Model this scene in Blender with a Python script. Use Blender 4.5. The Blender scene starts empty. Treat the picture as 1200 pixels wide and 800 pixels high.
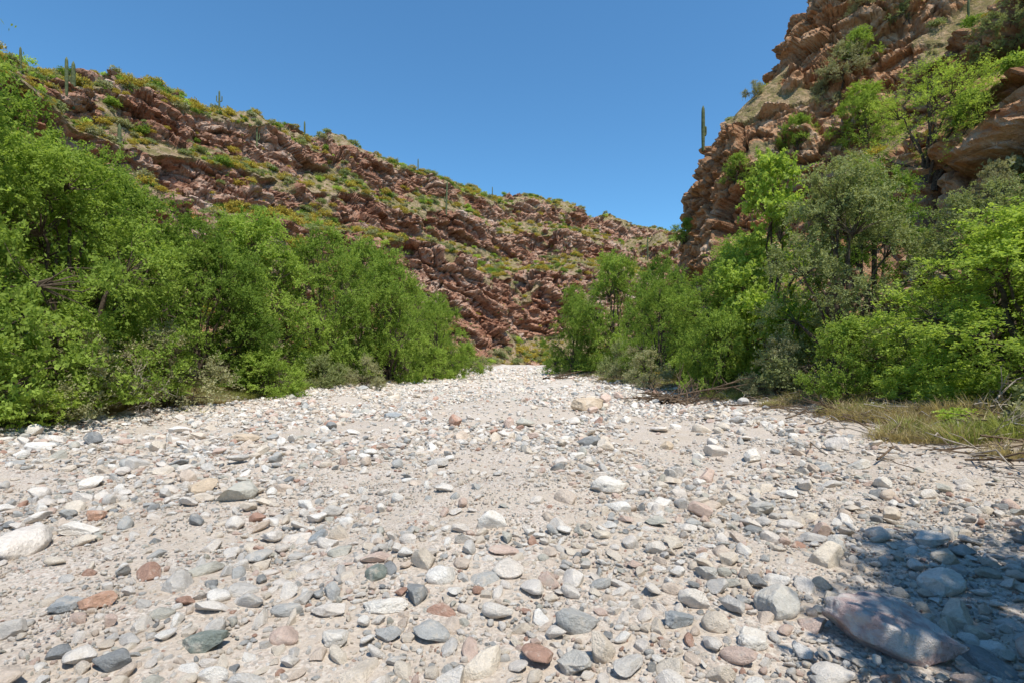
import bpy, bmesh, math, random
import numpy as np
from mathutils import Vector
from mathutils.bvhtree import BVHTree
import time
T0=time.time()
scene=bpy.context.scene
random.seed(7)
RNG=np.random.default_rng(11)
CAMH=1.5

# ------------------------------------------------------------ noise
def _h(ix,iy,iz,seed):
    n=(ix.astype(np.int64)*374761393+iy.astype(np.int64)*668265263+iz.astype(np.int64)*2147483647+seed*974634777)&0xFFFFFFFF
    n=((n^(n>>13))*1274126177)&0xFFFFFFFF
    n=((n^(n>>16))*2246822519)&0xFFFFFFFF
    n=n^(n>>15)
    return (n&0xFFFFFF)/float(0xFFFFFF)
def vnoise(p,seed=0):
    i=np.floor(p).astype(np.int64); f=p-i; f=f*f*f*(f*(f*6-15)+10)
    r=0
    for a in (0,1):
        wa=f[:,0] if a else 1-f[:,0]
        for b in (0,1):
            wb=f[:,1] if b else 1-f[:,1]
            for c in (0,1):
                wc=f[:,2] if c else 1-f[:,2]
                r=r+wa*wb*wc*_h(i[:,0]+a,i[:,1]+b,i[:,2]+c,seed)
    return r*2-1
def fbm(p,seed=0,oct=4,gain=0.5):
    s=0;a=1.0;t=0
    for k in range(oct):
        s=s+a*vnoise(p*(2.03**k)+k*17.3,seed+k*31); t+=a; a*=gain
    return s/t
def worley(p,seed=0):
    i=np.floor(p).astype(np.int64); n=len(p)
    f1=np.full(n,9.0); f2=np.full(n,9.0); cr=np.zeros(n)
    for a in (-1,0,1):
        for b in (-1,0,1):
            for c in (-1,0,1):
                cx,cy,cz=i[:,0]+a,i[:,1]+b,i[:,2]+c
                dx=cx+_h(cx,cy,cz,seed)-p[:,0]; dy=cy+_h(cx,cy,cz,seed+1)-p[:,1]; dz=cz+_h(cx,cy,cz,seed+2)-p[:,2]
                d=dx*dx+dy*dy+dz*dz
                r=_h(cx,cy,cz,seed+3)
                m=d<f1
                f2=np.where(m,f1,np.minimum(f2,d)); cr=np.where(m,r,cr); f1=np.where(m,d,f1)
    return np.sqrt(f1),np.sqrt(f2),cr
def sstep(a,b,x):
    t=np.clip((x-a)/(b-a),0,1); return t*t*(3-2*t)

# ------------------------------------------------------------ mesh helpers
def mesh_np(name,V,F,smooth=False,mats=None,midx=None,attrs=None):
    me=bpy.data.meshes.new(name)
    V=np.asarray(V,dtype=np.float32)
    if not isinstance(F,list): F=[F]
    F=[np.asarray(f,dtype=np.int32) for f in F if len(f)]
    nl=sum(f.size for f in F); nf=sum(len(f) for f in F)
    me.vertices.add(len(V)); me.vertices.foreach_set('co',V.ravel())
    me.loops.add(nl); me.loops.foreach_set('vertex_index',np.concatenate([f.ravel() for f in F]))
    me.polygons.add(nf)
    tot=np.concatenate([np.full(len(f),f.shape[1],dtype=np.int32) for f in F])
    st=np.concatenate([[0],np.cumsum(tot)[:-1]]).astype(np.int32)
    me.polygons.foreach_set('loop_start',st)
    me.polygons.foreach_set('loop_total',tot)
    if midx is not None: me.polygons.foreach_set('material_index',np.asarray(midx,dtype=np.int32))
    me.update(calc_edges=True)
    me.polygons.foreach_set('use_smooth',np.full(nf,smooth,dtype=bool))
    if attrs:
        for k,v in attrs.items():
            a=me.attributes.new(k,'FLOAT','POINT'); a.data.foreach_set('value',np.asarray(v,dtype=np.float32))
    for m in (mats or []): me.materials.append(m)
    return me
def add_obj(name,me,loc=(0,0,0),rot=(0,0,0),scl=(1,1,1),coll=None):
    o=bpy.data.objects.new(name,me); o.location=loc; o.rotation_euler=rot; o.scale=scl
    (coll or scene.collection).objects.link(o); return o
def grid_faces(nu,nv):
    a=np.arange(nu*nv).reshape(nu,nv)
    return np.stack([a[:-1,:-1].ravel(),a[1:,:-1].ravel(),a[1:,1:].ravel(),a[:-1,1:].ravel()],1)

# ------------------------------------------------------------ materials
class NT:
    def __init__(s,name):
        s.m=bpy.data.materials.new(name); s.m.use_nodes=True; s.t=s.m.node_tree; s.n=s.t.nodes; s.n.clear()
        s.out=s.n.new('ShaderNodeOutputMaterial')
    def new(s,t,**k):
        n=s.n.new(t)
        for a,b in k.items(): setattr(n,a,b)
        return n
    def link(s,a,b): s.t.links.new(a,b)
    def noise(s,vec,scale,detail=4,rough=0.55,w=None):
        n=s.new('ShaderNodeTexNoise'); n.inputs['Scale'].default_value=scale; n.inputs['Detail'].default_value=detail; n.inputs['Roughness'].default_value=rough
        if w is not None: n.noise_dimensions='4D'; s.link(w,n.inputs['W'])
        if vec is not None: s.link(vec,n.inputs['Vector'])
        return n.outputs['Fac']
    def voro(s,vec,scale,feature='F1'):
        n=s.new('ShaderNodeTexVoronoi'); n.feature=feature; n.inputs['Scale'].default_value=scale
        s.link(vec,n.inputs['Vector']); return n
    def ramp(s,fac,stops,interp='LINEAR'):
        r=s.new('ShaderNodeValToRGB'); cr=r.color_ramp; cr.interpolation=interp
        while len(cr.elements)<len(stops): cr.elements.new(0.5)
        for e,(p,c) in zip(cr.elements,stops):
            e.position=p
            if not hasattr(c,'__len__'): c=(c,c,c)
            e.color=(c[0],c[1],c[2],1)
        s.link(fac,r.inputs['Fac']); return r.outputs['Color']
    def mix(s,fac,a,b,bt='MIX'):
        n=s.new('ShaderNodeMix',data_type='RGBA',blend_type=bt)
        for k,v in ((0,fac),(6,a),(7,b)):
            if isinstance(v,(int,float)): n.inputs[k].default_value=v
            elif isinstance(v,tuple): n.inputs[k].default_value=(*v,1)
            else: s.link(v,n.inputs[k])
        return n.outputs[2]
    def math(s,op,a,b=None,clamp=False):
        n=s.new('ShaderNodeMath',operation=op); n.use_clamp=clamp
        for k,v in ((0,a),(1,b)):
            if v is None: continue
            if isinstance(v,(int,float)): n.inputs[k].default_value=v
            else: s.link(v,n.inputs[k])
        return n.outputs[0]
    def attr(s,name):
        n=s.new('ShaderNodeAttribute'); n.attribute_name=name; return n.outputs['Fac']
    def bump(s,h,strength,dist,normal=None):
        b=s.new('ShaderNodeBump'); b.inputs['Strength'].default_value=strength; b.inputs['Distance'].default_value=dist
        s.link(h,b.inputs['Height'])
        if normal is not None: s.link(normal,b.inputs['Normal'])
        return b.outputs['Normal']
    def princ(s,col,rough=0.85,normal=None,spec=0.3):
        p=s.new('ShaderNodeBsdfPrincipled')
        if isinstance(col,tuple): p.inputs['Base Color'].default_value=(*col,1)
        else: s.link(col,p.inputs['Base Color'])
        p.inputs['Roughness'].default_value=rough
        p.inputs['Specular IOR Level'].default_value=spec
        if normal is not None: s.link(normal,p.inputs['Normal'])
        return p
    def diff(s,col,normal=None):
        p=s.new('ShaderNodeBsdfDiffuse'); s.link(col,p.inputs['Color'])
        if normal is not None: s.link(normal,p.inputs['Normal'])
        return p
    def finish(s,sh): s.link(sh.outputs[0],s.out.inputs['Surface']); return s.m

def mat_leaf(name,dark,light,trans=0.35):
    t=NT(name); tone=t.attr('tone')
    oi=t.new('ShaderNodeObjectInfo')
    f=t.math('ADD',tone,t.math('MULTIPLY',t.math('SUBTRACT',oi.outputs['Random'],0.5),0.3),clamp=True)
    col=t.ramp(f,[(0.0,dark),(1.0,light)])
    tr=t.new('ShaderNodeBsdfTranslucent')
    c3=t.mix(1.0,col,(1.5,1.5,0.85),'MULTIPLY'); t.link(c3,tr.inputs['Color'])
    p=t.diff(col)
    mx=t.new('ShaderNodeMixShader'); mx.inputs[0].default_value=trans
    t.link(p.outputs[0],mx.inputs[1]); t.link(tr.outputs[0],mx.inputs[2])
    return t.finish(mx)
def mat_bark(name,c1,c2):
    t=NT(name); g=t.new('ShaderNodeNewGeometry').outputs['Position']
    n=t.noise(g,12,3); col=t.ramp(n,[(0.3,c1),(0.7,c2)])
    return t.finish(t.diff(col))
M_bark=mat_bark('bark',(0.05,0.038,0.028),(0.16,0.125,0.095))
M_dead=mat_bark('dead_wood',(0.20,0.17,0.13),(0.50,0.44,0.37))
M_darkwood=mat_bark('dark_driftwood',(0.07,0.05,0.035),(0.22,0.16,0.11))
M_mesq=mat_leaf('leaf_mesquite',(0.10,0.17,0.028),(0.42,0.54,0.12),0.42)
M_olive=mat_leaf('leaf_greygreen',(0.13,0.16,0.06),(0.42,0.46,0.21),0.30)
M_dkgrn=mat_leaf('leaf_dark',(0.07,0.125,0.022),(0.29,0.41,0.085),0.38)
M_bright=mat_leaf('leaf_bright',(0.22,0.31,0.05),(0.56,0.68,0.17),0.45)
M_yel=mat_leaf('leaf_yellow',(0.30,0.24,0.06),(0.62,0.50,0.10),0.25)
M_sage=mat_leaf('leaf_sage',(0.20,0.21,0.10),(0.50,0.48,0.28),0.25)
M_dry=mat_leaf('dry_grass_blade',(0.27,0.215,0.115),(0.58,0.49,0.31),0.3)
M_green=mat_leaf('green_grass_blade',(0.18,0.21,0.06),(0.42,0.45,0.16),0.35)

def mat_hill(name,rocks,soil1,soil2,sc=1.0):
    t=NT(name); pos=t.new('ShaderNodeNewGeometry').outputs['Position']
    mp=t.new('ShaderNodeMapping'); mp.inputs['Rotation'].default_value=(0.15,0.30,0.2); mp.inputs['Scale'].default_value=(0.55,0.55,1.4)
    t.link(pos,mp.inputs['Vector'])
    st=t.noise(mp.outputs[0],0.5*sc,4,0.65)
    big=t.noise(pos,0.10*sc,2,0.6)
    fine=t.noise(pos,1.6*sc,5,0.7)
    f=t.math('ADD',t.math('MULTIPLY',st,0.35),t.math('ADD',t.math('MULTIPLY',big,0.35),t.math('MULTIPLY',fine,0.30)))
    rock=t.ramp(f,[(0.36,rocks[0]),(0.43,rocks[1]),(0.49,rocks[2]),(0.55,rocks[3]),(0.63,rocks[4])])
    ck=t.attr('crack'); rock=t.mix(t.math('MULTIPLY',ck,0.7),rock,(0.08,0.045,0.03))
    soil=t.ramp(fine,[(0.35,soil1),(0.52,soil2),(0.68,tuple(min(1,c*1.25) for c in soil2))])
    scrub=t.noise(pos,0.9*sc,3,0.75)
    soil=t.mix(t.ramp(scrub,[(0.44,0.0),(0.54,0.8)]),soil,(0.23,0.20,0.08))
    r=t.attr('rock'); rr=t.math('ADD',r,t.math('MULTIPLY',t.math('SUBTRACT',fine,0.5),1.2))
    m=t.ramp(rr,[(0.35,0.0),(0.5,1.0)])
    col=t.mix(m,soil,rock)
    n1=t.bump(fine,1.0,0.7/sc)
    return t.finish(t.diff(col,n1))
M_hill=mat_hill('red_rock_hill',[(0.18,0.085,0.052),(0.35,0.17,0.105),(0.48,0.265,0.175),(0.57,0.38,0.275),(0.64,0.51,0.42)],(0.28,0.185,0.11),(0.42,0.31,0.20),0.8)
M_cliff=mat_hill('orange_rock_cliff',[(0.22,0.105,0.052),(0.40,0.20,0.10),(0.53,0.29,0.155),(0.60,0.38,0.23),(0.65,0.50,0.37)],(0.29,0.20,0.11),(0.44,0.32,0.19),1.5)

def stone_col(t,rand):
    cols=[(0.0,(0.76,0.70,0.625)),(0.14,(0.69,0.60,0.49)),(0.27,(0.60,0.565,0.515)),(0.38,(0.82,0.775,0.705)),(0.50,(0.67,0.555,0.45)),(0.58,(0.46,0.455,0.43)),
          (0.65,(0.74,0.67,0.59)),(0.76,(0.63,0.48,0.395)),(0.82,(0.52,0.50,0.43)),(0.87,(0.29,0.295,0.29)),(0.905,(0.74,0.65,0.53)),(0.97,(0.47,0.29,0.215))]
    return t.ramp(rand,cols,'CONSTANT')
def mat_stone(name,base=None,second=None,amp=1.0,scale=5):
    t=NT(name); tc=t.new('ShaderNodeTexCoord').outputs['Object']; oi=t.new('ShaderNodeObjectInfo'); rnd=oi.outputs['Random']
    w=t.math('MULTIPLY',rnd,50)
    col=stone_col(t,rnd) if base is None else base
    n1=t.noise(tc,scale*0.5,3,0.65,w); n2=t.noise(tc,scale*3.0,4,0.75,w)
    v=t.math('ADD',t.math('MULTIPLY',n1,1.1*amp),t.math('MULTIPLY',n2,1.0*amp))
    k=t.math('ADD',v,1.05-1.05*amp)
    kc=t.new('ShaderNodeCombineColor')
    for i in range(3): t.link(k,kc.inputs[i])
    c=t.mix(1.0,col,kc.outputs[0],'MULTIPLY')
    if second: c=t.mix(t.ramp(n1,[(0.44,0.0),(0.54,0.9)]),c,second)
    else: c=t.mix(t.ramp(n1,[(0.54,0.0),(0.66,0.6)]),c,(0.66,0.58,0.48))
    nm=t.bump(n2,0.7,0.05)
    return t.finish(t.princ(c,0.8,nm,0.25))
M_stone=mat_stone('river_stone')
M_st_red=mat_stone('stone_red',(0.54,0.33,0.23))
M_st_purple=mat_stone('stone_purple',(0.50,0.37,0.34),(0.60,0.56,0.52),1.1,7)
M_st_white=mat_stone('stone_white',(0.78,0.73,0.65))
M_st_tan=mat_stone('stone_tan',(0.60,0.48,0.35))
M_st_grey=mat_stone('stone_grey',(0.56,0.535,0.48))
M_st_dark=mat_stone('stone_dark_green',(0.24,0.27,0.235))
M_st_blue=mat_stone('stone_blue_grey',(0.34,0.36,0.365))

def mat_ground():
    t=NT('riverbed_ground'); pos=t.new('ShaderNodeNewGeometry').outputs['Position']
    big=t.noise(pos,0.5,3,0.6)
    sand=t.ramp(big,[(0.3,(0.44,0.37,0.295)),(0.5,(0.51,0.435,0.355)),(0.7,(0.57,0.495,0.415))])
    v1=t.voro(pos,60); s1=t.new('ShaderNodeSeparateColor'); t.link(v1.outputs['Color'],s1.inputs[0])
    peb=t.ramp(s1.outputs[0],[(0,(0.27,0.255,0.235)),(0.3,(0.48,0.41,0.34)),(0.6,(0.65,0.59,0.52)),(1,(0.46,0.36,0.29))])
    sand=t.mix(t.ramp(t.noise(pos,1.7,3),[(0.42,0.2),(0.6,0.9)]),sand,peb)
    v2=t.voro(pos,7.5); s2=t.new('ShaderNodeSeparateColor'); t.link(v2.outputs['Color'],s2.inputs[0])
    peb2=t.ramp(s2.outputs[0],[(0,(0.38,0.36,0.33)),(0.25,(0.57,0.50,0.42)),(0.6,(0.70,0.65,0.58)),(1,(0.53,0.43,0.355))])
    far=t.attr('far'); sand=t.mix(t.math('MULTIPLY',far,0.8),sand,peb2)
    fine=t.noise(pos,40,4,0.7)
    sand=t.mix(0.4,sand,t.ramp(fine,[(0.3,0.3),(0.7,0.75)]),'OVERLAY')
    litter=t.ramp(t.noise(pos,6,5,0.75),[(0.35,(0.14,0.10,0.065)),(0.5,(0.30,0.235,0.16)),(0.65,(0.46,0.38,0.28))])
    b=t.attr('bank'); bb=t.math('ADD',b,t.math('MULTIPLY',t.math('SUBTRACT',big,0.5),0.8))
    col=t.mix(t.ramp(bb,[(0.45,0.0),(0.7,1.0)]),sand,litter)
    n=t.bump(fine,0.9,0.016)
    return t.finish(t.diff(col,n))
M_ground=mat_ground()

# ------------------------------------------------------------ ground
LY=np.array([-40,0,8,11,18,30,45,60,90,130,200.]); LX=np.array([-13,-13,-12,-11.2,-11.0,-8,-6.2,-5.2,-4.2,2,10.])
RY=np.array([-40,0,4,6.4,9,13,20,30,45,60,90,130,200.]); RX=np.array([7.5,6.6,6.3,6.3,7.0,7.9,7.6,6.8,5.6,5.2,5.0,12,30.])
def ground_z(x,y):
    x=np.asarray(x,float); y=np.asarray(y,float)
    p=np.stack([x,y,np.zeros_like(x)],-1).reshape(-1,3)
    z=0.22*fbm(p*[0.35,0.16,1],5,3)+0.05*fbm(p*1.3,9,3)
    z=z.reshape(x.shape)
    xl=np.interp(y,LY,LX); xr=np.interp(y,RY,RX)
    dl=xl-x; dr=x-xr; d=np.maximum(dl,dr)
    z=z*(0.35+0.65*sstep(0.5,8,np.hypot(x,y)))+0.45*sstep(-0.8,2.5,d)+0.05*np.clip(d,0,12)
    return z
def bank_d(x,y):
    return np.maximum(np.interp(y,LY,LX)-x, x-np.interp(y,RY,RX))
nu,nv=520,620
su=np.linspace(-1,1,nu); gx=np.sinh(su*6.2)/np.sinh(6.2)*1500
sv=np.linspace(-0.72,1,nv); gy=np.sinh(sv*6.6)/np.sinh(6.6)*2500+3
GX,GY=np.meshgrid(gx,gy,indexing='ij')
GZ=ground_z(GX,GY)
pp=np.stack([GX.ravel(),GY.ravel(),GZ.ravel()],1)
near=sstep(25,6,np.hypot(pp[:,0],pp[:,1]))
pp[:,2]+=0.02*fbm(pp*[4,4,0],21,3)*near
bd=bank_d(pp[:,0],pp[:,1])
me=mesh_np('ground',pp,grid_faces(nu,nv),True,[M_ground],None,{'bank':sstep(-1.0,1.6,bd),'far':sstep(10,30,pp[:,1])})
add_obj('dry_riverbed_ground',me)

# ------------------------------------------------------------ hills
def rock_displace(P,N,rock,cs,amp,seed,dip=(0.12,0.28),zs=0.5,levels=((1.0,1.0),(0.42,0.5),(0.17,0.2)),strata=0.9):
    q=P.copy(); q[:,2]=q[:,2]+dip[0]*q[:,0]+dip[1]*q[:,1]*0.6
    q=q+np.stack([fbm(P/cs*0.6,seed+50,3),fbm(P/cs*0.6,seed+60,3),fbm(P/cs*0.6,seed+70,3)],1)*cs*np.array([0.9,0.9,0.5])
    d=np.zeros(len(P)); crack=np.zeros(len(P))
    for k,(s,a) in enumerate(levels):
        f1,f2,cr=worley(q/np.array([cs*s,cs*s,cs*s*zs]),seed+k*7)
        e=sstep(0.0,0.10,f2-f1)
        d+=a*((cr-0.5)*1.4-0.35*(1-e)-0.15*f1)
        if k<2: crack=np.maximum(crack,(1-sstep(0.0,0.09,f2-f1))*(0.6+0.4*k))
    lay=q[:,2]/(cs*0.42); fr=lay-np.floor(lay); li=np.floor(lay).astype(np.int64)
    lr=_h(li,li*0+3,li*0,seed+5)
    d+=strata*(lr-0.5)*sstep(0,0.15,fr)*(1-sstep(0.85,1,fr))
    d+=0.6*fbm(P/cs*2.2,seed+33,4)
    d*=amp
    return d*rock+ (1-rock)*0.3*amp*fbm(P/3.0,seed+90,4),crack*rock
def build_wall(name,base,crest,prof_fn,nu,nv,mat,cs,amp,seed,gully,uw=None,warpa=0.30,th=(0.30,0.5),zs=0.5,levels=((1.0,1.0),(0.42,0.5),(0.17,0.2)),strata=0.9):
    base=np.asarray(base,float); crest=np.asarray(crest,float)
    u=np.interp(np.linspace(0,1,nu),uw[0],uw[1])
    def cint(a):
        i=np.clip(np.floor(u).astype(int),0,len(a)-2); f=u-i
        p0=a[np.clip(i-1,0,len(a)-1)];p1=a[i];p2=a[i+1];p3=a[np.clip(i+2,0,len(a)-1)]
        return 0.5*((2*p1)+(-p0+p2)*f+(2*p0-5*p1+4*p2-p3)*f**2+(-p0+3*p1-3*p2+p3)*f**3)
    B=np.stack([cint(base[:,0]),cint(base[:,1])],1); C=np.stack([cint(crest[:,j]) for j in range(3)],1)
    nf=500
    v=np.linspace(0,1.12,nf)
    U,Vv=np.meshgrid(np.arange(nu),v,indexing='ij')
    X=B[:,None,0]+(C[:,None,0]-B[:,None,0])*Vv; Y=B[:,None,1]+(C[:,None,1]-B[:,None,1])*Vv
    pl=np.stack([X.ravel(),Y.ravel(),np.zeros(X.size)],1)
    w4=np.clip(1-Vv,0,1)*4*Vv
    warp=warpa*fbm(pl/24,seed,4).reshape(X.shape)*w4
    f=prof_fn(np.clip(Vv+warp,0,1.0),U/(nu-1))
    Z=-0.8+(C[:,None,2]+0.8)*f - np.clip(Vv-1,0,1)*12
    g=gully*fbm(pl/[26,26,1],seed+3,4).reshape(X.shape)*np.sin(np.clip(Vv,0,1)*math.pi)**0.7
    Z=Z+g*0.6+ (1-np.abs(Vv-1)*4).clip(0,1)*gully*0.45*fbm(pl/8,seed+8,4).reshape(X.shape)
    arc=np.concatenate([np.zeros((nu,1)),np.cumsum(np.sqrt(np.diff(X,axis=1)**2+np.diff(Y,axis=1)**2+np.diff(Z,axis=1)**2),axis=1)],1)
    Xn=np.empty((nu,nv));Yn=Xn.copy();Zn=Xn.copy();Vn=Xn.copy(); tt=np.linspace(0,1,nv)
    for i in range(nu):
        a=arc[i]/arc[i,-1]
        Xn[i]=np.interp(tt,a,X[i]);Yn[i]=np.interp(tt,a,Y[i]);Zn[i]=np.interp(tt,a,Z[i]);Vn[i]=np.interp(tt,a,v)
    X,Y,Z,Vv=Xn,Yn,Zn,Vn
    P=np.stack([X,Y,Z],-1)
    du=np.gradient(P,axis=0); dv=np.gradient(P,axis=1)
    N=np.cross(du,dv); N/=np.linalg.norm(N,axis=-1,keepdims=True)+1e-9
    N*=np.sign(N[...,2:3]+1e-6)
    slope=1-np.abs(N[...,2])
    Pf=P.reshape(-1,3); Nf=N.reshape(-1,3)
    rn=fbm(Pf/np.array([8,8,6.]),seed+12,4)
    rock=sstep(th[0],th[1],slope.ravel()+0.75*rn)
    d,crack=rock_displace(Pf,Nf,rock,cs,amp,seed+20,zs=zs,levels=levels,strata=strata)
    fade=sstep(0,0.04,Vv.ravel())
    Nh=Nf.copy(); Nh[:,2]*=0.7
    Pf=Pf+Nh*(d*fade)[:,None]
    me=mesh_np(name,Pf,grid_faces(nu,nv),False,[mat],None,{'rock':rock,'crack':crack})
    o=add_obj(name,me)
    return o,Pf,rock,Nf
def profL(v,u):
    return np.interp(v,[0,0.10,0.16,0.27,0.45,0.53,0.60,0.78,0.84,1.0],[0,0.07,0.15,0.42,0.50,0.56,0.70,0.80,0.92,1.0])
baseL=[(-44,-60),(-36,-15),(-30,20),(-27,48),(-21,72),(-9,96),(8,120),(40,150),(95,185),(170,215)]
crestL=[(-125,-60,44),(-115,-10,44),(-100,40,45),(-80,80,48.5),(-66,101,54),(-44,140,59.5),(-18,184,62),(18,232,71),(85,300,74),(190,360,76)]
uw=([0,0.12,0.72,1],[0,2,7,9])
hillL,PL,rockL,NL=build_wall('red_rock_hillside',baseL,crestL,profL,880,340,M_hill,7.0,2.3,100,9.5,uw=uw,th=(0.33,0.48),zs=0.5,levels=((1.0,1.1),(0.42,0.5),(0.18,0.22)),strata=0.5)

baseR=[(13,-70),(13,-30),(13,0),(12.8,15),(13.2,30),(14.6,44),(16.2,56),(20,66),(29,76),(46,86),(80,96)]
nrm=[(1,0),(1,0),(1,0),(1,0.02),(1,0.05),(1,0.05),(1,-0.05),(0.85,-0.4),(0.6,-0.7),(0.4,-0.9),(0.3,-0.95)]
crestR=[(b[0]+58*n[0],b[1]+58*n[1],56) for b,n in zip(baseR,nrm)]
def profR(v,u):
    s=v*58
    st=np.interp(s,[0,1.2,2.6,4.6,6.2,12,14,19,30,58],[0,4,13,22,25.5,31,36,43,49,56])/56
    tl=np.interp(s,[0,3,4.5,9,10.5,16,18,26,30,44,58],[0,2.5,6,10.5,16,20,25,31,37,46,56])/56
    w=sstep(0.42,0.54,u)
    return st*w+tl*(1-w)
uwR=([0,0.10,0.80,1],[0,2,7.6,10])
cliffR,PR,rockR,NR=build_wall('orange_rock_cliff',baseR,crestR,profR,820,520,M_cliff,4.6,1.5,300,3.0,uw=uwR,warpa=0.08,th=(0.22,0.40),zs=0.8)
print('cliffR',time.time()-T0)

def bvh(o):
    m=o.data; n=len(m.vertices); co=np.empty(n*3,np.float32); m.vertices.foreach_get('co',co)
    lp=np.empty(len(m.loops),np.int32); m.loops.foreach_get('vertex_index',lp)
    return BVHTree.FromPolygons(co.reshape(-1,3).tolist(),lp.reshape(-1,4).tolist())
bL=bvh(hillL); bR=bvh(cliffR)
def drop(b,x,y):
    h=b.ray_cast(Vector((x,y,200)),Vector((0,0,-1))); return h[0].z if h[0] else 0
def view_hit(b,px,py):
    for k in range(40):
        d=Vector(((px-600)/600,1,(420-py-2*k)/600)).normalized()
        h=b.ray_cast(Vector((0,0,CAMH)),d)
        if h[0] is not None: return h[0]
    return None

# ------------------------------------------------------------ tubes
class MB:
    def __init__(s): s.V=[];s.F4=[];s.F3=[];s.n=0
    def tube(s,pts,rad,n=6,rib=0,ribn=12,cap=True):
        pts=np.asarray(pts,float); rad=np.asarray(rad,float); m=len(pts)
        tg=np.gradient(pts,axis=0); tg/=np.linalg.norm(tg,axis=1,keepdims=True)+1e-9
        ref=np.array([0.31,0.95,0.05]); a=np.cross(tg,ref); a/=np.linalg.norm(a,axis=1,keepdims=True)+1e-9; b=np.cross(tg,a)
        th=np.arange(n)*2*math.pi/n
        rr=(1+rib*np.cos(ribn*th))
        ring=pts[:,None,:]+rad[:,None,None]*rr[None,:,None]*(a[:,None,:]*np.cos(th)[None,:,None]+b[:,None,:]*np.sin(th)[None,:,None])
        s.V.append(ring.reshape(-1,3)); i=np.arange(m*n).reshape(m,n)+s.n
        j=np.roll(i,-1,axis=1)
        s.F4.append(np.stack([i[:-1].ravel(),j[:-1].ravel(),j[1:].ravel(),i[1:].ravel()],1))
        s.n+=m*n
        if cap:
            s.V.append(pts[-1:]+tg[-1:]*rad[-1]*0.4); c=s.n; s.n+=1
            s.F3.append(np.stack([i[-1],j[-1],np.full(n,c)],1))
    def data(s):
        return np.concatenate(s.V),np.concatenate(s.F4) if s.F4 else np.zeros((0,4),int),np.concatenate(s.F3) if s.F3 else np.zeros((0,3),int)
def unit(v): return v/(np.linalg.norm(v,axis=-1,keepdims=True)+1e-9)

def make_tree(name,seed,H,R,nlobe,nclump,ntwig,nleaf,ll,lw,droop=0.15,low=0.05,twl=0.8,trunk=0.12,shell=0.6,leafmat=None,up=0.2,skirt=0.9):
    r=np.random.default_rng(seed)
    lob=[];lr=[]
    for i in range(nlobe):
        zf=low+(1-low)*((i+0.5)/nlobe)
        prof=math.sin(min(1,(zf*0.80+0.25))*math.pi)**0.6*skirt if zf>0.3 else skirt*0.92
        a=i*2.399+r.uniform(-0.6,0.6); rad=R*0.72*prof*math.sqrt(r.uniform(0.25,1.0)) 
        rl=R*r.uniform(0.20,0.40)
        z=max(rl*0.55,zf*H-rl*r.uniform(0.6,1.0))
        lob.append((rad*math.cos(a),rad*math.sin(a),z)); lr.append(rl)
    lob=np.array(lob); lr=np.array(lr)
    mb=MB()
    limbmid=[]
    for c,rl in zip(lob,lr):
        t=np.linspace(0,1,7)[:,None]; b0=np.array([r.uniform(-.25,.25),r.uniform(-.25,.25),-0.3])
        mid=np.array([c[0]*0.35,c[1]*0.35,c[2]*0.65+0.3])
        pts=b0*(1-t)**2+2*mid*t*(1-t)+c*t*t; pts[1:-1]+=r.normal(0,0.08,(5,3))
        mb.tube(pts,trunk*(1-0.75*t[:,0])*r.uniform(0.6,1.1),7)
        limbmid.append(pts[4])
    w=lr**2; li=r.choice(nlobe,nclump,p=w/w.sum())
    d=unit(r.normal(size=(nclump,3))); d[:,2]=d[:,2]*0.8+0.15
    out=unit(lob[li]-np.array([0,0,H*0.45])); 
    d=unit(d+out*0.45)
    cen=lob[li]+d*(lr[li]*r.uniform(shell,1.12,nclump))[:,None]*np.array([1,1,0.85])
    cen[:,2]=np.maximum(cen[:,2],0.15+0.2*r.random(nclump))
    for c,l in zip(cen,li):
        p0=lob[l]*0.75+np.array(limbmid[l])*0.25
        m=(p0+c)/2+r.normal(0,0.08,3)
        mb.tube([p0,m,c],[trunk*0.16+0.006,0.012,0.005],3,cap=False)
    nt=nclump*ntwig
    ci=np.repeat(np.arange(nclump),ntwig)
    td=unit(d[ci]*0.7+r.normal(size=(nt,3))*0.7+np.array([0,0,up])); tl=twl*r.uniform(0.4,1.0,nt)*r.choice([1,1,1,1.5],nt)
    st=cen[ci]+r.normal(0,0.08,(nt,3))*twl
    n=nt*nleaf; ti=np.repeat(np.arange(nt),nleaf)
    tt=r.random(n)**0.8
    pos=st[ti]+td[ti]*(tl[ti]*tt)[:,None]; pos[:,2]-=droop*tt*tt*tl[ti]*2
    pos+=r.normal(0,0.028,(n,3))*(0.5+twl)
    dirv=unit(td[ti]*0.5+r.normal(size=(n,3))*0.8-np.array([0,0,droop]))
    nn=unit(r.normal(size=(n,3))*0.75+np.array([0,0,0.9])+d[ci][ti]*0.7)
    side=unit(np.cross(dirv,nn))
    L=ll*r.uniform(0.6,1.3,n)[:,None]; W=lw*r.uniform(0.7,1.2,n)[:,None]
    pos[:,2]=np.maximum(pos[:,2],0.03)
    LV=np.stack([pos-dirv*L*.5,pos+side*W*.5,pos+dirv*L*.5,pos-side*W*.5],1).reshape(-1,3)
    ctone=r.uniform(0.0,1.0,nclump)*0.6+0.4*(r.random(nlobe)[li])
    tone=np.clip(ctone[ci][ti]*0.60+0.15*r.random(nt)[ti]+0.25*r.random(n),0,1)
    BV,B4,B3=mb.data()
    nb=len(BV)
    LF=np.arange(n*4).reshape(n,4)+nb
    V=np.concatenate([BV,LV]); att=np.concatenate([np.zeros(nb),np.repeat(tone,4)])
    midx=np.concatenate([np.zeros(len(B4)),np.ones(n),np.zeros(len(B3))])
    return mesh_np(name,V,[np.concatenate([B4,LF]),B3],False,[M_bark,leafmat or M_mesq],midx,{'tone':att})

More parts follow.
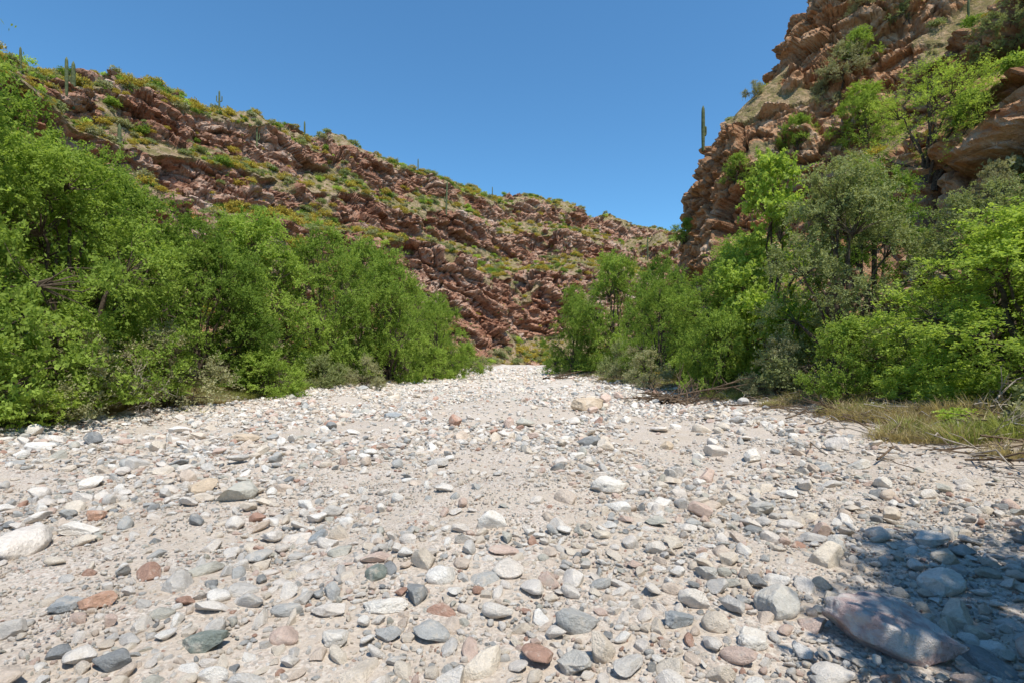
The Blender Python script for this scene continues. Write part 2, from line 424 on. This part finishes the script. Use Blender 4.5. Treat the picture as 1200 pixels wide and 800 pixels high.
TA=make_tree('mesqA',1,7.5,4.2,18,310,11,21,0.11,0.057,0.14)
TB=make_tree('mesqB',2,7.5,4.0,16,300,11,21,0.11,0.057,0.16)
TC=make_tree('mesqC',3,7.5,4.4,19,320,11,21,0.11,0.057,0.12)
TD=make_tree('greyD',4,7.5,3.2,16,280,11,21,0.09,0.046,0.08,twl=0.65)
TE=make_tree('cottonE',5,8,2.8,11,150,10,18,0.15,0.10,0.1,low=0.15,twl=0.8)
TF=make_tree('paloF',6,8,3.8,13,130,11,16,0.11,0.036,0.05,low=0.3,twl=0.95,shell=0.75,up=0.5)
SA=make_tree('shrubA',11,2,1.5,8,80,10,16,0.07,0.03,0.05,low=0.1,twl=0.4,trunk=0.03,leafmat=M_sage,up=0.5)
SB=make_tree('shrubB',12,2,1.6,9,90,10,16,0.08,0.034,0.1,low=0.1,twl=0.42,trunk=0.03,leafmat=M_mesq,up=0.4)
print('trees',time.time()-T0)
BB={}
for me in (TA,TB,TC,TD,TE,TF,SA,SB):
    co=np.empty(len(me.vertices)*3,np.float32); me.vertices.foreach_get('co',co); co=co.reshape(-1,3)
    BB[me.name]=(float(np.percentile(np.hypot(co[:,0],co[:,1]),97)),float(np.percentile(co[:,2],99.7)))
def place(name,me,x,y,h,w=None,rot=None,leaf=None,z=None):
    bb=BB[me.name]
    sz=h/bb[1]; sx=(w/(2*bb[0])) if w else sz
    o=add_obj(name,me,(x,y,(float(ground_z(x,y)) if z is None else z)-0.05),(0,0,random.uniform(0,6.28) if rot is None else rot),(sx,sx,sz))
    if leaf:
        o.material_slots[1].link='OBJECT'; o.material_slots[1].material=leaf
    return o

# left bank trees
for i,(m,x,y,h,w,l) in enumerate([
 (TA,-12.6,10.8,9.2,7.2,None),(TB,-12.2,14.0,7.0,6.0,None),(TC,-14.3,18.0,8.0,7,None),(TA,-12.6,20.5,6.6,6.0,M_dkgrn),
 (TB,-12.6,24.5,8.0,7,None),(TC,-10.6,28.5,8.4,7,None),(TA,-7.8,32.5,8.4,6.4,None),(TB,-10.5,36,9.2,7,None),
 (TC,-16.8,15.2,10.6,8,M_mesq),(TA,-18,23,9.0,8,None),(TA,-5.8,39,6.4,5.4,None),(TC,-8,44,7,7,None)]):
    place('mesquite_tree',m,x,y,h,w,i*1.3,l)
# right bank trees
place('mesquite_tree',TB,8.6,42,9.6,7.0,0.4,M_mesq)
place('mesquite_tree',TA,5.8,47,8.0,6.4,2.4,M_mesq)
place('mesquite_tree',TC,10.4,35,8.0,6.0,1.0,M_dkgrn)
place('mesquite_tree',TA,8.4,29,5.6,4.6,3.0,M_mesq)
place('mesquite_tree',TC,8.8,21.5,5.4,5.4,5.0,M_mesq)
place('mesquite_tree',TB,12.0,26,7.2,6.4,5.0,M_mesq)
place('desert_ironwood_tree',TD,10.3,16.0,7.0,5.2,0.5,M_olive)
place('desert_ironwood_tree',TD,13.0,18.5,7.6,5.4,2.5,M_dkgrn)
place('desert_ironwood_tree',TD,12.6,13.6,5.4,4.4,4.0,M_olive)
place('cottonwood_tree',TE,10.2,20.0,8.8,5.0,0.0,M_bright)
place('palo_verde_tree',TB,11.5,11.3,4.2,5.8,2.0,M_bright)
place('palo_verde_tree',TF,13.2,9.5,4.2,5.6,3.0,M_bright)
place('mesquite_tree',TC,14.5,12.5,4.6,5,1.0,M_mesq)
# trees beside the camera that shade the stones
place('mesquite_tree',TA,4.75,0.1,7.6,5.6,2.2,M_mesq)
place('mesquite_tree',TC,5.3,-0.5,8.2,5.8,0.9,M_dkgrn)
place('mesquite_tree',TB,7.4,0.4,7.4,5.6,0.2,M_mesq)
# trees and shrubs growing on the cliff slope
for (px,py,m,hp,w,l,nm) in [
 (1085,215,TF,145,1.1,M_bright,'palo_verde_tree'),(1010,175,TB,70,1.1,M_mesq,'mesquite_tree'),(985,95,SA,50,1.2,M_sage,'desert_shrub'),
 (1000,80,SB,40,1.3,M_mesq,'desert_shrub'),(1180,60,TB,70,1.1,M_olive,'mesquite_tree'),(930,170,SB,40,1.2,M_mesq,'desert_shrub'),(1130,160,SB,45,1.3,M_mesq,'desert_shrub'),
 (890,215,SB,40,1.2,M_bright,'desert_shrub'),(860,225,SB,34,1.3,M_mesq,'desert_shrub'),(960,130,SA,40,1.1,M_sage,'desert_shrub'),(1085,95,SA,40,1.3,M_sage,'desert_shrub'),
 (1160,240,SA,45,1.2,M_sage,'desert_shrub'),(1015,30,SA,35,1.4,M_sage,'desert_shrub'),(880,85,SA,20,1.4,M_sage,'desert_shrub'),(1060,20,SB,35,1.3,M_olive,'desert_shrub'),(800,300,SB,30,1.2,M_mesq,'desert_shrub')]:
    p=view_hit(bR,px,py)
    if p is None: continue
    h=hp/600*p.y; zd=drop(bR,p.x+0.3,p.y)
    place(nm,m,p.x+0.3,p.y,h,h*w,None,l,z=zd if abs(zd-p.z)<1.5 else p.z-0.2)

# understory shrubs on the banks
for (m,x,y,h,w,l,n) in [
 (SA,-10.4,15.5,2.6,3.6,M_sage,'desert_shrub'),(SA,-11.0,12.4,2.4,3.3,M_sage,'desert_shrub'),(SB,-11.0,10.1,2.2,3,M_mesq,'desert_shrub'),(SB,-10.3,11.4,0.9,1.6,M_bright,'desert_shrub'),
 (SB,-9.8,20.5,2.0,3.2,M_mesq,'desert_shrub'),(SA,-7.4,25.8,1.7,2.1,M_sage,'desert_shrub'),(SB,-8.8,24,1.6,2.5,M_olive,'desert_shrub'),
 (SB,-5.4,35,2.4,3,M_mesq,'desert_shrub'),(SB,-4.2,46,3.0,3.5,M_mesq,'desert_shrub'),(SA,-3.4,58,1.9,2.4,M_sage,'desert_shrub'),
 (SA,6.6,24.5,2.0,2.6,M_sage,'desert_shrub'),(SA,6.9,29,2.2,2.8,M_sage,'desert_shrub'),(SB,7.6,19.0,3.2,3.0,M_mesq,'desert_shrub'),(SA,8.6,16.5,2.0,2.2,M_sage,'desert_shrub'),
 (SB,9.0,13.6,2.2,2.6,M_mesq,'desert_shrub'),(SB,10.2,9.2,1.8,3.0,M_mesq,'desert_shrub'),(SA,9.6,11.8,1.3,2.0,M_bright,'desert_shrub'),
 (SB,11,6.6,2.0,3.2,M_mesq,'desert_shrub'),(SA,6.9,33,2.6,3,M_olive,'desert_shrub')]:
    place(n,m,x,y,h,w,None,l)

# ------------------------------------------------------------ instancer
def proto_coll(name,meshes):
    c=bpy.data.collections.new(name)
    for i,m in enumerate(meshes):
        o=bpy.data.objects.new(f'{name}_{i:02d}',m); c.objects.link(o)
    return c
def gn_tree(coll):
    g=bpy.data.node_groups.new('scatter_'+coll.name,'GeometryNodeTree')
    g.interface.new_socket('Geometry',in_out='INPUT',socket_type='NodeSocketGeometry')
    g.interface.new_socket('Geometry',in_out='OUTPUT',socket_type='NodeSocketGeometry')
    n=g.nodes; i=n.new('NodeGroupInput'); o=n.new('NodeGroupOutput')
    ip=n.new('GeometryNodeInstanceOnPoints'); ci=n.new('GeometryNodeCollectionInfo')
    ci.inputs['Collection'].default_value=coll; ci.inputs['Separate Children'].default_value=True; ci.inputs['Reset Children'].default_value=True
    ip.inputs['Pick Instance'].default_value=True
    def na(nm,dt):
        a=n.new('GeometryNodeInputNamedAttribute'); a.data_type=dt; a.inputs['Name'].default_value=nm
        return [s for s in a.outputs if s.enabled and s.name=='Attribute'][0]
    L=g.links.new
    L(i.outputs[0],ip.inputs['Points']); L(ci.outputs[0],ip.inputs['Instance'])
    L(na('idx','INT'),ip.inputs['Instance Index']); L(na('rotv','FLOAT_VECTOR'),ip.inputs['Rotation']); L(na('sclv','FLOAT_VECTOR'),ip.inputs['Scale'])
    L(ip.outputs[0],o.inputs[0]); return g
def scatter(name,coll,P,rot,scl,idx):
    me=bpy.data.meshes.new(name); P=np.asarray(P,np.float32); me.vertices.add(len(P)); me.vertices.foreach_set('co',P.ravel())
    a=me.attributes.new('rotv','FLOAT_VECTOR','POINT'); a.data.foreach_set('vector',np.asarray(rot,np.float32).ravel())
    a=me.attributes.new('sclv','FLOAT_VECTOR','POINT'); a.data.foreach_set('vector',np.asarray(scl,np.float32).ravel())
    a=me.attributes.new('idx','INT','POINT'); a.data.foreach_set('value',np.asarray(idx,np.int32))
    o=add_obj(name,me); md=o.modifiers.new('scatter','NODES'); md.node_group=gn_tree(coll); return o

# ------------------------------------------------------------ stones
def make_stone(name,seed,level,mat,ang=0.9,flat=0.62,rough=1.0):
    r=np.random.default_rng(seed); bm=bmesh.new(); bmesh.ops.create_icosphere(bm,subdivisions=level,radius=1)
    V=np.array([v.co[:] for v in bm.verts]); F=np.array([[v.index for v in f.verts] for f in bm.faces]); bm.free()
    V=V*[1,r.uniform(0.7,0.95),1]
    for k in range(r.integers(9,15)):
        n=unit(r.normal(size=3)); d=r.uniform(0.42,0.80)
        e=V@n-d; V=V-n[None,:]*(np.clip(e,0,None)*ang)[:,None]
    V*=(1+0.08*rough*fbm(V*1.5+seed,seed,3)+0.035*rough*fbm(V*5+seed,seed+4,3))[:,None]
    V[:,2]*=flat*r.uniform(0.8,1.2)
    V/=np.abs(V[:,:2]).max()
    return mesh_np(name,V*0.5,F,True,[mat])
protos=[make_stone(f'stone{i}',40+i,4,M_stone,[0.8,0.92,1.0,1.0][i%4],[0.50,0.60,0.72][i%3],1.1) for i in range(24)]
small=[make_stone(f'pebble{i}',140+i,2,M_stone,0.95,0.7) for i in range(8)]
C_st=proto_coll('river_stone_kinds',protos); C_sm=proto_coll('pebble_kinds',small)

taken={}
CS=0.30
def try_put(x,y,r,k=0.86):
    cx,cy=int(math.floor(x/CS)),int(math.floor(y/CS)); n=int(math.ceil((r+0.22)/CS))
    for a in range(cx-n,cx+n+1):
        for b in range(cy-n,cy+n+1):
            for (u,v,q) in taken.get((a,b),()):
                if (u-x)**2+(v-y)**2<((q+r)*k)**2: return False
    taken.setdefault((cx,cy),[]).append((x,y,r)); return True

bouldm=[make_stone(f'boulder{i}',400+i*3,5,M_stone,0.97,0.62,1.9) for i in range(6)]
bl=[(2.04,2.72,0.68,0.48,0.38,-0.6,M_st_purple,2),(1.60,3.10,0.30,0.27,0.24,0.3,M_st_grey,1),(1.08,5.65,0.44,0.36,0.26,0.2,M_st_white,2),
 (-2.45,3.02,0.21,0.17,0.15,0.5,M_st_red,3),(-1.57,2.60,0.24,0.15,0.12,0.2,M_st_dark,4),(-0.92,2.72,0.17,0.14,0.12,0,M_st_white,5),(-0.92,3.45,0.17,0.15,0.13,0.9,M_st_dark,1),
 (-3.75,4.45,0.36,0.26,0.16,0.1,M_st_white,0),(-4.9,9.5,0.62,0.4,0.26,0.1,M_st_tan,2),(-3.62,5.95,0.38,0.3,0.24,0.7,M_st_tan,1),(-2.6,3.0,0.19,0.15,0.12,0.8,M_st_blue,2),
 (-0.76,3.05,0.29,0.2,0.13,0.1,M_st_white,3),(2.1,14.2,0.95,0.7,0.62,0.1,M_st_tan,4),(-3.3,14,0.6,0.5,0.3,0.4,M_st_blue,1),(-3.95,4.9,0.2,0.18,0.16,0.3,M_st_red,5),
 (0.95,2.95,0.19,0.16,0.13,0.4,M_st_blue,0),(-1.65,4.35,0.26,0.2,0.13,1.4,M_st_blue,3),(1.3,2.75,0.22,0.18,0.14,0.6,M_st_white,2),(0.3,2.55,0.22,0.17,0.13,2.2,M_st_grey,5),
 (2.5,5.2,0.3,0.25,0.2,2.2,M_st_grey,5),(3.6,7.6,0.42,0.3,0.22,1.2,M_st_white,4),(4.6,6.8,0.36,0.3,0.2,0.2,M_st_grey,3),(-5.3,6.4,0.34,0.26,0.2,0.8,M_st_white,1),(2.6,8.6,0.3,0.24,0.2,0.8,M_st_tan,1),(0.95,7.6,0.3,0.24,0.17,0.8,M_st_white,0),
 (2.85,3.4,0.34,0.26,0.2,0.3,M_st_white,1),(2.6,4.1,0.26,0.2,0.16,1.3,M_st_grey,3),(3.4,4.2,0.3,0.2,0.18,2.3,M_st_white,5),(1.35,3.6,0.2,0.17,0.14,2.3,M_st_grey,2)]
for (x,y,w,d,h,ro,m,p) in bl:
    try_put(x,y,(w+d)/4,0.5)
    o=add_obj('boulder',bouldm[p],(x,y,float(ground_z(x,y))+h*0.22),(random.uniform(-.15,.15),random.uniform(-.15,.15),ro),(w,d,h/0.62*0.95))
    o.material_slots[0].link='OBJECT'; o.material_slots[0].material=m

def dens(x,y):
    p=np.stack([x,y,0*x],1)
    n=fbm(p*[0.62,0.36,1],79,4)
    return sstep(-0.20,0.04,n)*0.90+0.10
SP=[];SR=[]
def klass(n_m2,d0,d1,y0,y1,ymult=1.15,xpad=2.5,mind=0.0,k=0.84,pw=1.5):
    n=int((y1-y0)*40*n_m2)
    x=RNG.uniform(-20,20,n); y=RNG.uniform(y0,y1,n)
    bd=bank_d(x,y)
    ok=(np.abs(x)<ymult*np.abs(y)+xpad)&(bd<RNG.uniform(-1.0,0.8,n))&(RNG.random(n)<np.maximum(dens(x,y),mind))
    x=x[ok];y=y[ok]; dd=d0*(d1/d0)**(RNG.random(len(x))**pw)
    o=np.argsort(-dd)
    for i in o:
        if try_put(x[i],y[i],dd[i]/2,k): SP.append((x[i],y[i])); SR.append(dd[i])
klass(0.5,0.26,0.44,3.4,95,mind=0.3)
klass(1.2,0.21,0.30,2.2,12,mind=0.2,k=0.8)
klass(16,0.12,0.22,0.6,34,mind=0.12,k=0.76,pw=1.5)
klass(6,0.16,0.3,34,80,mind=0.3,k=0.80)
klass(130,0.055,0.12,0.4,24,mind=0.09,k=0.78,pw=1.3)
nbig=len(SP)
klass(600,0.026,0.055,0.8,9.0,1.1,0.8,mind=0.15,k=0.82)
print('stones',nbig,len(SP),time.time()-T0)
SP=np.array(SP); SR=np.array(SR); n=len(SP)
z=ground_z(SP[:,0],SP[:,1])+SR*RNG.uniform(0.02,0.26,n)
tl=np.where(RNG.random(n)<0.3,0.45,0.20)
rot=np.stack([RNG.normal(0,1,n)*tl,RNG.normal(0,1,n)*tl,RNG.uniform(0,6.28,n)],1)
scl=np.stack([SR*RNG.uniform(0.98,1.35,n),SR*RNG.uniform(0.72,1.08,n),SR*RNG.uniform(0.75,1.3,n)],1)
P=np.column_stack([SP,z]); big=np.arange(n)<nbig
scatter('river_cobbles',C_st,P[big],rot[big],scl[big],RNG.integers(0,24,big.sum()))
scatter('river_pebbles',C_sm,P[~big],rot[~big],scl[~big],RNG.integers(0,8,(~big).sum()))
n=34000
y=0.8+RNG.random(n)**0.7*5.5; x=RNG.uniform(-1,1,n)*(1.08*y+0.6); ok=(bank_d(x,y)<-0.3)&(RNG.random(n)<0.35+0.65*dens(x*2.1+9,y*2.1)); x=x[ok];y=y[ok];n=len(x)
s=RNG.uniform(0.009,0.028,n)
scatter('gravel',C_sm,np.column_stack([x,y,ground_z(x,y)+s*0.2]),RNG.uniform(0,6,(n,3)),np.stack([s,s,s],1)*RNG.uniform(0.8,1.3,(n,3)),RNG.integers(0,8,n))

# ------------------------------------------------------------ grass
def grass_clump(name,seed,n,h,mat,spread=0.16,lean=0.5,w=0.006):
    r=np.random.default_rng(seed)
    a=r.uniform(0,6.28,n); rad=spread*np.sqrt(r.random(n)); b=np.stack([rad*np.cos(a),rad*np.sin(a),np.zeros(n)],1)
    hh=h*r.uniform(0.3,1.1,n); dr=np.stack([np.cos(a),np.sin(a)],1)*lean*r.random((n,1))+r.normal(0,0.25,(n,2))
    sd=np.stack([-np.sin(a),np.cos(a),np.zeros(n)],1)*w
    pts=[]
    for t,ww in ((0,1),(0.4,0.9),(0.75,0.6),(1.0,0.05)):
        c=b.copy(); c[:,:2]+=dr*(t**1.7)*hh[:,None]; c[:,2]=t*hh*(1-0.25*t*np.linalg.norm(dr,axis=1))
        pts+= [c-sd*ww,c+sd*ww]
    V=np.stack(pts,1).reshape(-1,3); base=(np.arange(n)*8)[:,None]
    F=np.concatenate([base+np.array([[k,k+1,k+3,k+2]]) for k in (0,2,4)])
    return mesh_np(name,V,F,False,[mat],None,{'tone':np.repeat(r.random(n),8)})
gr=[grass_clump('gd0',1,50,0.22,M_dry,0.2,0.9),grass_clump('gd1',2,40,0.34,M_dry,0.25,0.9),grass_clump('gg0',3,60,0.20,M_green,0.25,0.8),grass_clump('gg1',4,50,0.30,M_green,0.22,0.7),grass_clump('gy',5,80,0.12,M_dry,0.3,1.2)]
C_gr=proto_coll('grass_clump_kinds',gr)
n=15000
y=np.concatenate([RNG.uniform(1.0,60,n//2)*RNG.random(n//2)**0.35,RNG.uniform(5,22,n-n//2)]); side=RNG.random(n)<0.45
off=RNG.exponential(1.0,n)-0.5+0.5*fbm(np.stack([0*y,y*0.6,0*y],1),3,3)
x=np.where(side,np.interp(y,LY,LX)-off,np.interp(y,RY,RX)+0.3+off*1.3)
pn=fbm(np.stack([x*0.9,y*0.9,0*x],1),33,4)
ok=(pn>np.where(side,-0.12,-0.02))&(y<60)&(off<3); x=x[ok];y=y[ok];n=len(x)
g2=fbm(np.stack([x*0.5,y*0.5,0*x+4],1),37,3)+RNG.normal(0,0.2,n)
idx=np.where(g2>0.12,RNG.choice([2,3,2],n),RNG.choice([0,1,4,4],n))
s=RNG.uniform(0.35,1.3,n)
scatter('bank_grass',C_gr,np.column_stack([x,y,ground_z(x,y)]),np.stack([0*x,0*x,RNG.uniform(0,6.28,n)],1),np.stack([s,s,s*RNG.uniform(0.6,1.1,n)],1),idx)
def stick(nm,seed):
    r=np.random.default_rng(seed); mb=MB(); p=np.zeros((5,3)); p[:,0]=np.linspace(-0.5,0.5,5); p[1:-1,1:]+=r.normal(0,0.05,(3,2)); p[:,2]=np.abs(p[:,2])
    mb.tube(p,[0.014,0.013,0.011,0.009,0.004],5); q=p[2]; mb.tube([q,q+[0.2,0.12,0.05],q+[0.35,0.25,0.04]],[0.008,0.006,0.003],4)
    V,F4,F3=mb.data(); return mesh_np(nm,V,[F4,F3],True,[M_dead if seed%2 else M_darkwood])
C_sk=proto_coll('stick_kinds',[stick(f'stick{i}',i) for i in range(5)])
n=1500; y=RNG.uniform(5,45,n); sd=RNG.random(n)<0.40; off=RNG.normal(0.3,0.8,n); x=np.where(sd,np.interp(y,LY,LX)-off,np.interp(y,RY,RX)+off); s=RNG.uniform(0.25,1.2,n)
scatter('twig_litter',C_sk,np.column_stack([x,y,ground_z(x,y)+0.06]),np.stack([RNG.normal(0,.2,n),RNG.normal(0,.15,n),RNG.uniform(0,6.28,n)],1),np.stack([s,s,s],1),RNG.integers(0,5,n))

# ------------------------------------------------------------ hillside scrub
def lowshrub(nm,seed,mat,n_l=900,ll=0.13,flat=0.75):
    r=np.random.default_rng(seed)
    nc=16; c=unit(r.normal(size=(nc,3)))*r.uniform(0.2,0.55,(nc,1)); c[:,2]=np.abs(c[:,2])*1.0+0.25
    ci=r.integers(0,nc,n_l); d=unit(r.normal(size=(n_l,3))); pos=c[ci]+d*(r.uniform(0.05,0.30,n_l))[:,None]; pos[:,2]=np.abs(pos[:,2])*flat
    dirv=unit(d+r.normal(size=(n_l,3))*0.6); side=unit(np.cross(dirv,r.normal(size=(n_l,3))+[0,0,1.2]))
    L=ll*r.uniform(0.6,1.3,(n_l,1)); W=L*0.5
    V=np.stack([pos-dirv*L*.5,pos+side*W*.5,pos+dirv*L*.5,pos-side*W*.5],1).reshape(-1,3)
    tone=np.clip(0.6*r.random(nc)[ci]+0.4*r.random(n_l),0,1)
    return mesh_np(nm,V,np.arange(n_l*4).reshape(n_l,4),False,[mat],None,{'tone':np.repeat(tone,4)})
ls=[lowshrub('ls0',1,M_yel,600),lowshrub('ls1',2,M_sage,600),lowshrub('ls2',3,M_olive,700),lowshrub('ls3',4,M_dkgrn,700),lowshrub('ls4',5,M_bright,700),lowshrub('ls5',6,M_yel,400,0.15),lowshrub('ls6',7,M_mesq,800,0.13,0.95)]
C_ls=proto_coll('scrub_kinds',ls)
def scrub(name,P,rock,N,count,probs,smin,smax,seed,cond=None,base=1.12):
    r=np.random.default_rng(seed)
    cl=fbm(P/7.0,seed,3)
    w=(base-rock)*np.clip(0.55+cl*1.1,0.05,2)*np.clip(N[:,2],0.1,1)
    w*= (P[:,2]>0.3)
    if cond is not None: w*=cond
    i=r.choice(len(P),count,replace=False,p=w/w.sum())
    s=smin*(smax/smin)**(r.random(count)**2.0)
    idx=r.choice(7,count,p=probs)
    scatter(name,C_ls,P[i]-[0,0,0.08],np.stack([0*s,0*s,r.uniform(0,6.28,count)],1),np.stack([s,s,s*r.uniform(0.7,1.1,count)],1),idx)
vis=(PL[:,1]>15)*1.0*(PL[:,0]<150)
scrub('hillside_scrub',PL,rockL,NL,15000,[.25,.22,.17,.07,.05,.18,.06],0.4,2.6,5,cond=vis,base=1.25)
scrub('cliff_scrub',PR,rockR,NR,2500,[.14,.28,.20,.08,.11,.07,.12],0.3,1.9,6,cond=(PR[:,1]>5)*np.where(PR[:,1]>40,0.25,1.0),base=1.07)
n=1500; y=RNG.uniform(8,115,n); off=RNG.uniform(1.0,18,n); sd=RNG.random(n)<0.6
x=np.where(sd,np.interp(y,LY,LX)-off,np.interp(y,RY,RX)+off*0.6)
s=RNG.uniform(0.5,1.7,n)*(0.7+0.4*(y>40))
scatter('canyon_floor_scrub',C_ls,np.column_stack([x,y,ground_z(x,y)-0.05]),np.stack([0*s,0*s,RNG.uniform(0,6.28,n)],1),np.stack([s,s,s],1),RNG.choice(7,n,p=[.05,.28,.2,.12,.1,.05,.2]))

# ------------------------------------------------------------ saguaros
def mat_cactus():
    t=NT('saguaro_skin'); pos=t.new('ShaderNodeNewGeometry').outputs['Position']
    n=t.noise(pos,3,4); c=t.ramp(n,[(0.3,(0.085,0.105,0.05)),(0.7,(0.19,0.21,0.11))])
    return t.finish(t.diff(c))
M_cac=mat_cactus()
def sg(b,px,ybase,ytop,arms=(),lean=0):
    p=view_hit(b,px,ybase)
    if p is None: return
    h=(ybase-ytop)/600*p.y+0.3
    mb=MB(); r0=0.034*h if h<7 else 0.24
    t=np.linspace(0,1,16); rad=r0*np.interp(t,[0,0.1,0.5,0.9,0.96,1.0],[0.75,0.9,1.08,0.95,0.7,0.15])
    pts=np.stack([lean*t*t*h,0*t,t*h-0.3],1)
    mb.tube(pts,rad,36,0.10,12)
    for (zf,a,out,up) in arms:
        s=np.linspace(0,1,12); ox=np.sin(np.clip(s*2,0,1)*math.pi/2)*out; oz=zf*h-0.3+np.clip(s-0.3,0,1)/0.7*up
        pt=np.stack([lean*zf*zf*h+ox*math.cos(a),ox*math.sin(a),oz],1)
        mb.tube(pt,r0*0.62*np.interp(s,[0,0.15,0.9,0.96,1],[0.8,1,0.95,0.7,0.15]),30,0.10,10)
    V,F4,F3=mb.data()
    add_obj('saguaro_cactus',mesh_np('saguaro',V,[F4,F3],True,[M_cac]),p,(0,0,random.uniform(-0.4,0.4)))
sg(bL,24,86,55); sg(bL,86,126,72,[(0.45,3.3,0.5,1.8)],0); sg(bL,78,110,67); sg(bL,140,197,145)
sg(bL,257,124,100,[(0.45,3.1,0.5,1.4),(0.5,0.0,0.5,1.2)]); sg(bL,301,173,148,[(0.4,0,0.5,1.5)]); sg(bL,357,166,142); sg(bL,490,196,180); sg(bL,523,252,212,[(0.4,3.1,0.6,1.6)],0.03); sg(bL,577,230,217)
sg(bR,824,134,84,[(0.35,0.2,0.3,1.0)]); sg(bR,1135,26,-2); 
sg(bL,759,305,276)

# ------------------------------------------------------------ dead branches
def dead_branch(name,x,y,L,seed,mat,rz=0,flat=0.25,n=9,r0=0.035):
    r=np.random.default_rng(seed); mb=MB()
    def br(p,d,l,rad,lev):
        k=6; pts=[p]; dd=d
        for i in range(k):
            dd=unit(dd+r.normal(0,0.16,3)*[1,1,flat*1.5]); q=pts[-1]+dd*l/k; q[2]=max(q[2],0.02); pts.append(q)
        mb.tube(pts,np.linspace(rad,rad*0.3,k+1),6)
        if lev>0:
            for j in range(3):
                i=r.integers(1,k); nd=unit(dd+r.normal(0,0.7,3)*[1,1,flat*2.2]+[0,0,0.12]); br(np.array(pts[i]),nd,l*r.uniform(0.35,0.65),rad*0.55,lev-1)
    for i in range(n):
        a=rz+r.normal(0,0.45); br(np.array([r.normal(0,0.2),r.normal(0,0.25),0.05+0.05*i*flat]),np.array([math.cos(a),math.sin(a),0.10*flat+r.random()*flat*0.4]),L*r.uniform(0.5,1),r0*r.uniform(0.5,1.1),2)
    V,F4,F3=mb.data(); add_obj(name,mesh_np(name,V,[F4,F3],True,[mat]),(x,y,float(ground_z(x,y))))
dead_branch('driftwood_pile',4.9,16.2,2.4,1,M_darkwood,0.3,0.25,9,0.05)
dead_branch('driftwood_pile',5.9,18.2,1.8,2,M_darkwood,2.8,0.3,7,0.05)
dead_branch('driftwood_pile',2.6,34,2.4,3,M_darkwood,0.2,0.2,5,0.09)
dead_branch('dead_branch',8.6,9.4,1.4,4,M_dead,0.2,0.9,5,0.022)
dead_branch('dead_branch',-9.9,13.2,1.3,5,M_dead,1.2,1.6,5,0.018)
dead_branch('dead_branch',-3.5,33,1.6,6,M_dead,0.4,0.4,4,0.03)
dead_branch('dead_branch',7.2,8.0,1.3,8,M_dead,0.4,0.3,4,0.018)
dead_branch('dead_branch',7.6,11.6,1.5,9,M_darkwood,2.7,0.3,4,0.022)

# ------------------------------------------------------------ light, sky, camera
sun_dir=Vector((0.30,-0.48,1.20)).normalized()
el=math.asin(sun_dir.z); az=math.atan2(sun_dir.x,sun_dir.y)
w=bpy.data.worlds.new('World'); scene.world=w; w.use_nodes=True
nt=w.node_tree; nt.nodes.clear(); sky=nt.nodes.new('ShaderNodeTexSky'); sky.sky_type='NISHITA'; sky.sun_disc=False
sky.sun_elevation=el; sky.sun_rotation=az; sky.altitude=300; sky.air_density=1.0; sky.dust_density=0.0; sky.ozone_density=3.0
mxn=nt.nodes.new('ShaderNodeMix'); mxn.data_type='RGBA'; mxn.blend_type='MULTIPLY'; mxn.inputs[0].default_value=1.0; mxn.inputs[7].default_value=(0.72,1.18,1.34,1)
bg=nt.nodes.new('ShaderNodeBackground'); bg.inputs['Strength'].default_value=0.14
ow=nt.nodes.new('ShaderNodeOutputWorld'); nt.links.new(sky.outputs[0],mxn.inputs[6]); nt.links.new(mxn.outputs[2],bg.inputs[0]); nt.links.new(bg.outputs[0],ow.inputs[0])
ld=bpy.data.lights.new('sun','SUN'); ld.energy=5.0; ld.angle=math.radians(0.53); ld.color=(1.0,0.94,0.84)
lo=bpy.data.objects.new('sun',ld); lo.rotation_euler=sun_dir.to_track_quat('Z','Y').to_euler(); lo.location=(20,-20,60); scene.collection.objects.link(lo)
cam=bpy.data.cameras.new('camera'); cam.lens=18; cam.sensor_width=36; cam.shift_y=20/1200; cam.clip_end=6000; cam.clip_start=0.05
co=bpy.data.objects.new('camera',cam); co.location=(0,0,CAMH); co.rotation_euler=(math.radians(90),0,0); scene.collection.objects.link(co); scene.camera=co
scene.view_settings.view_transform='Standard'; scene.view_settings.look='None'; scene.view_settings.exposure=0
print('done',time.time()-T0)
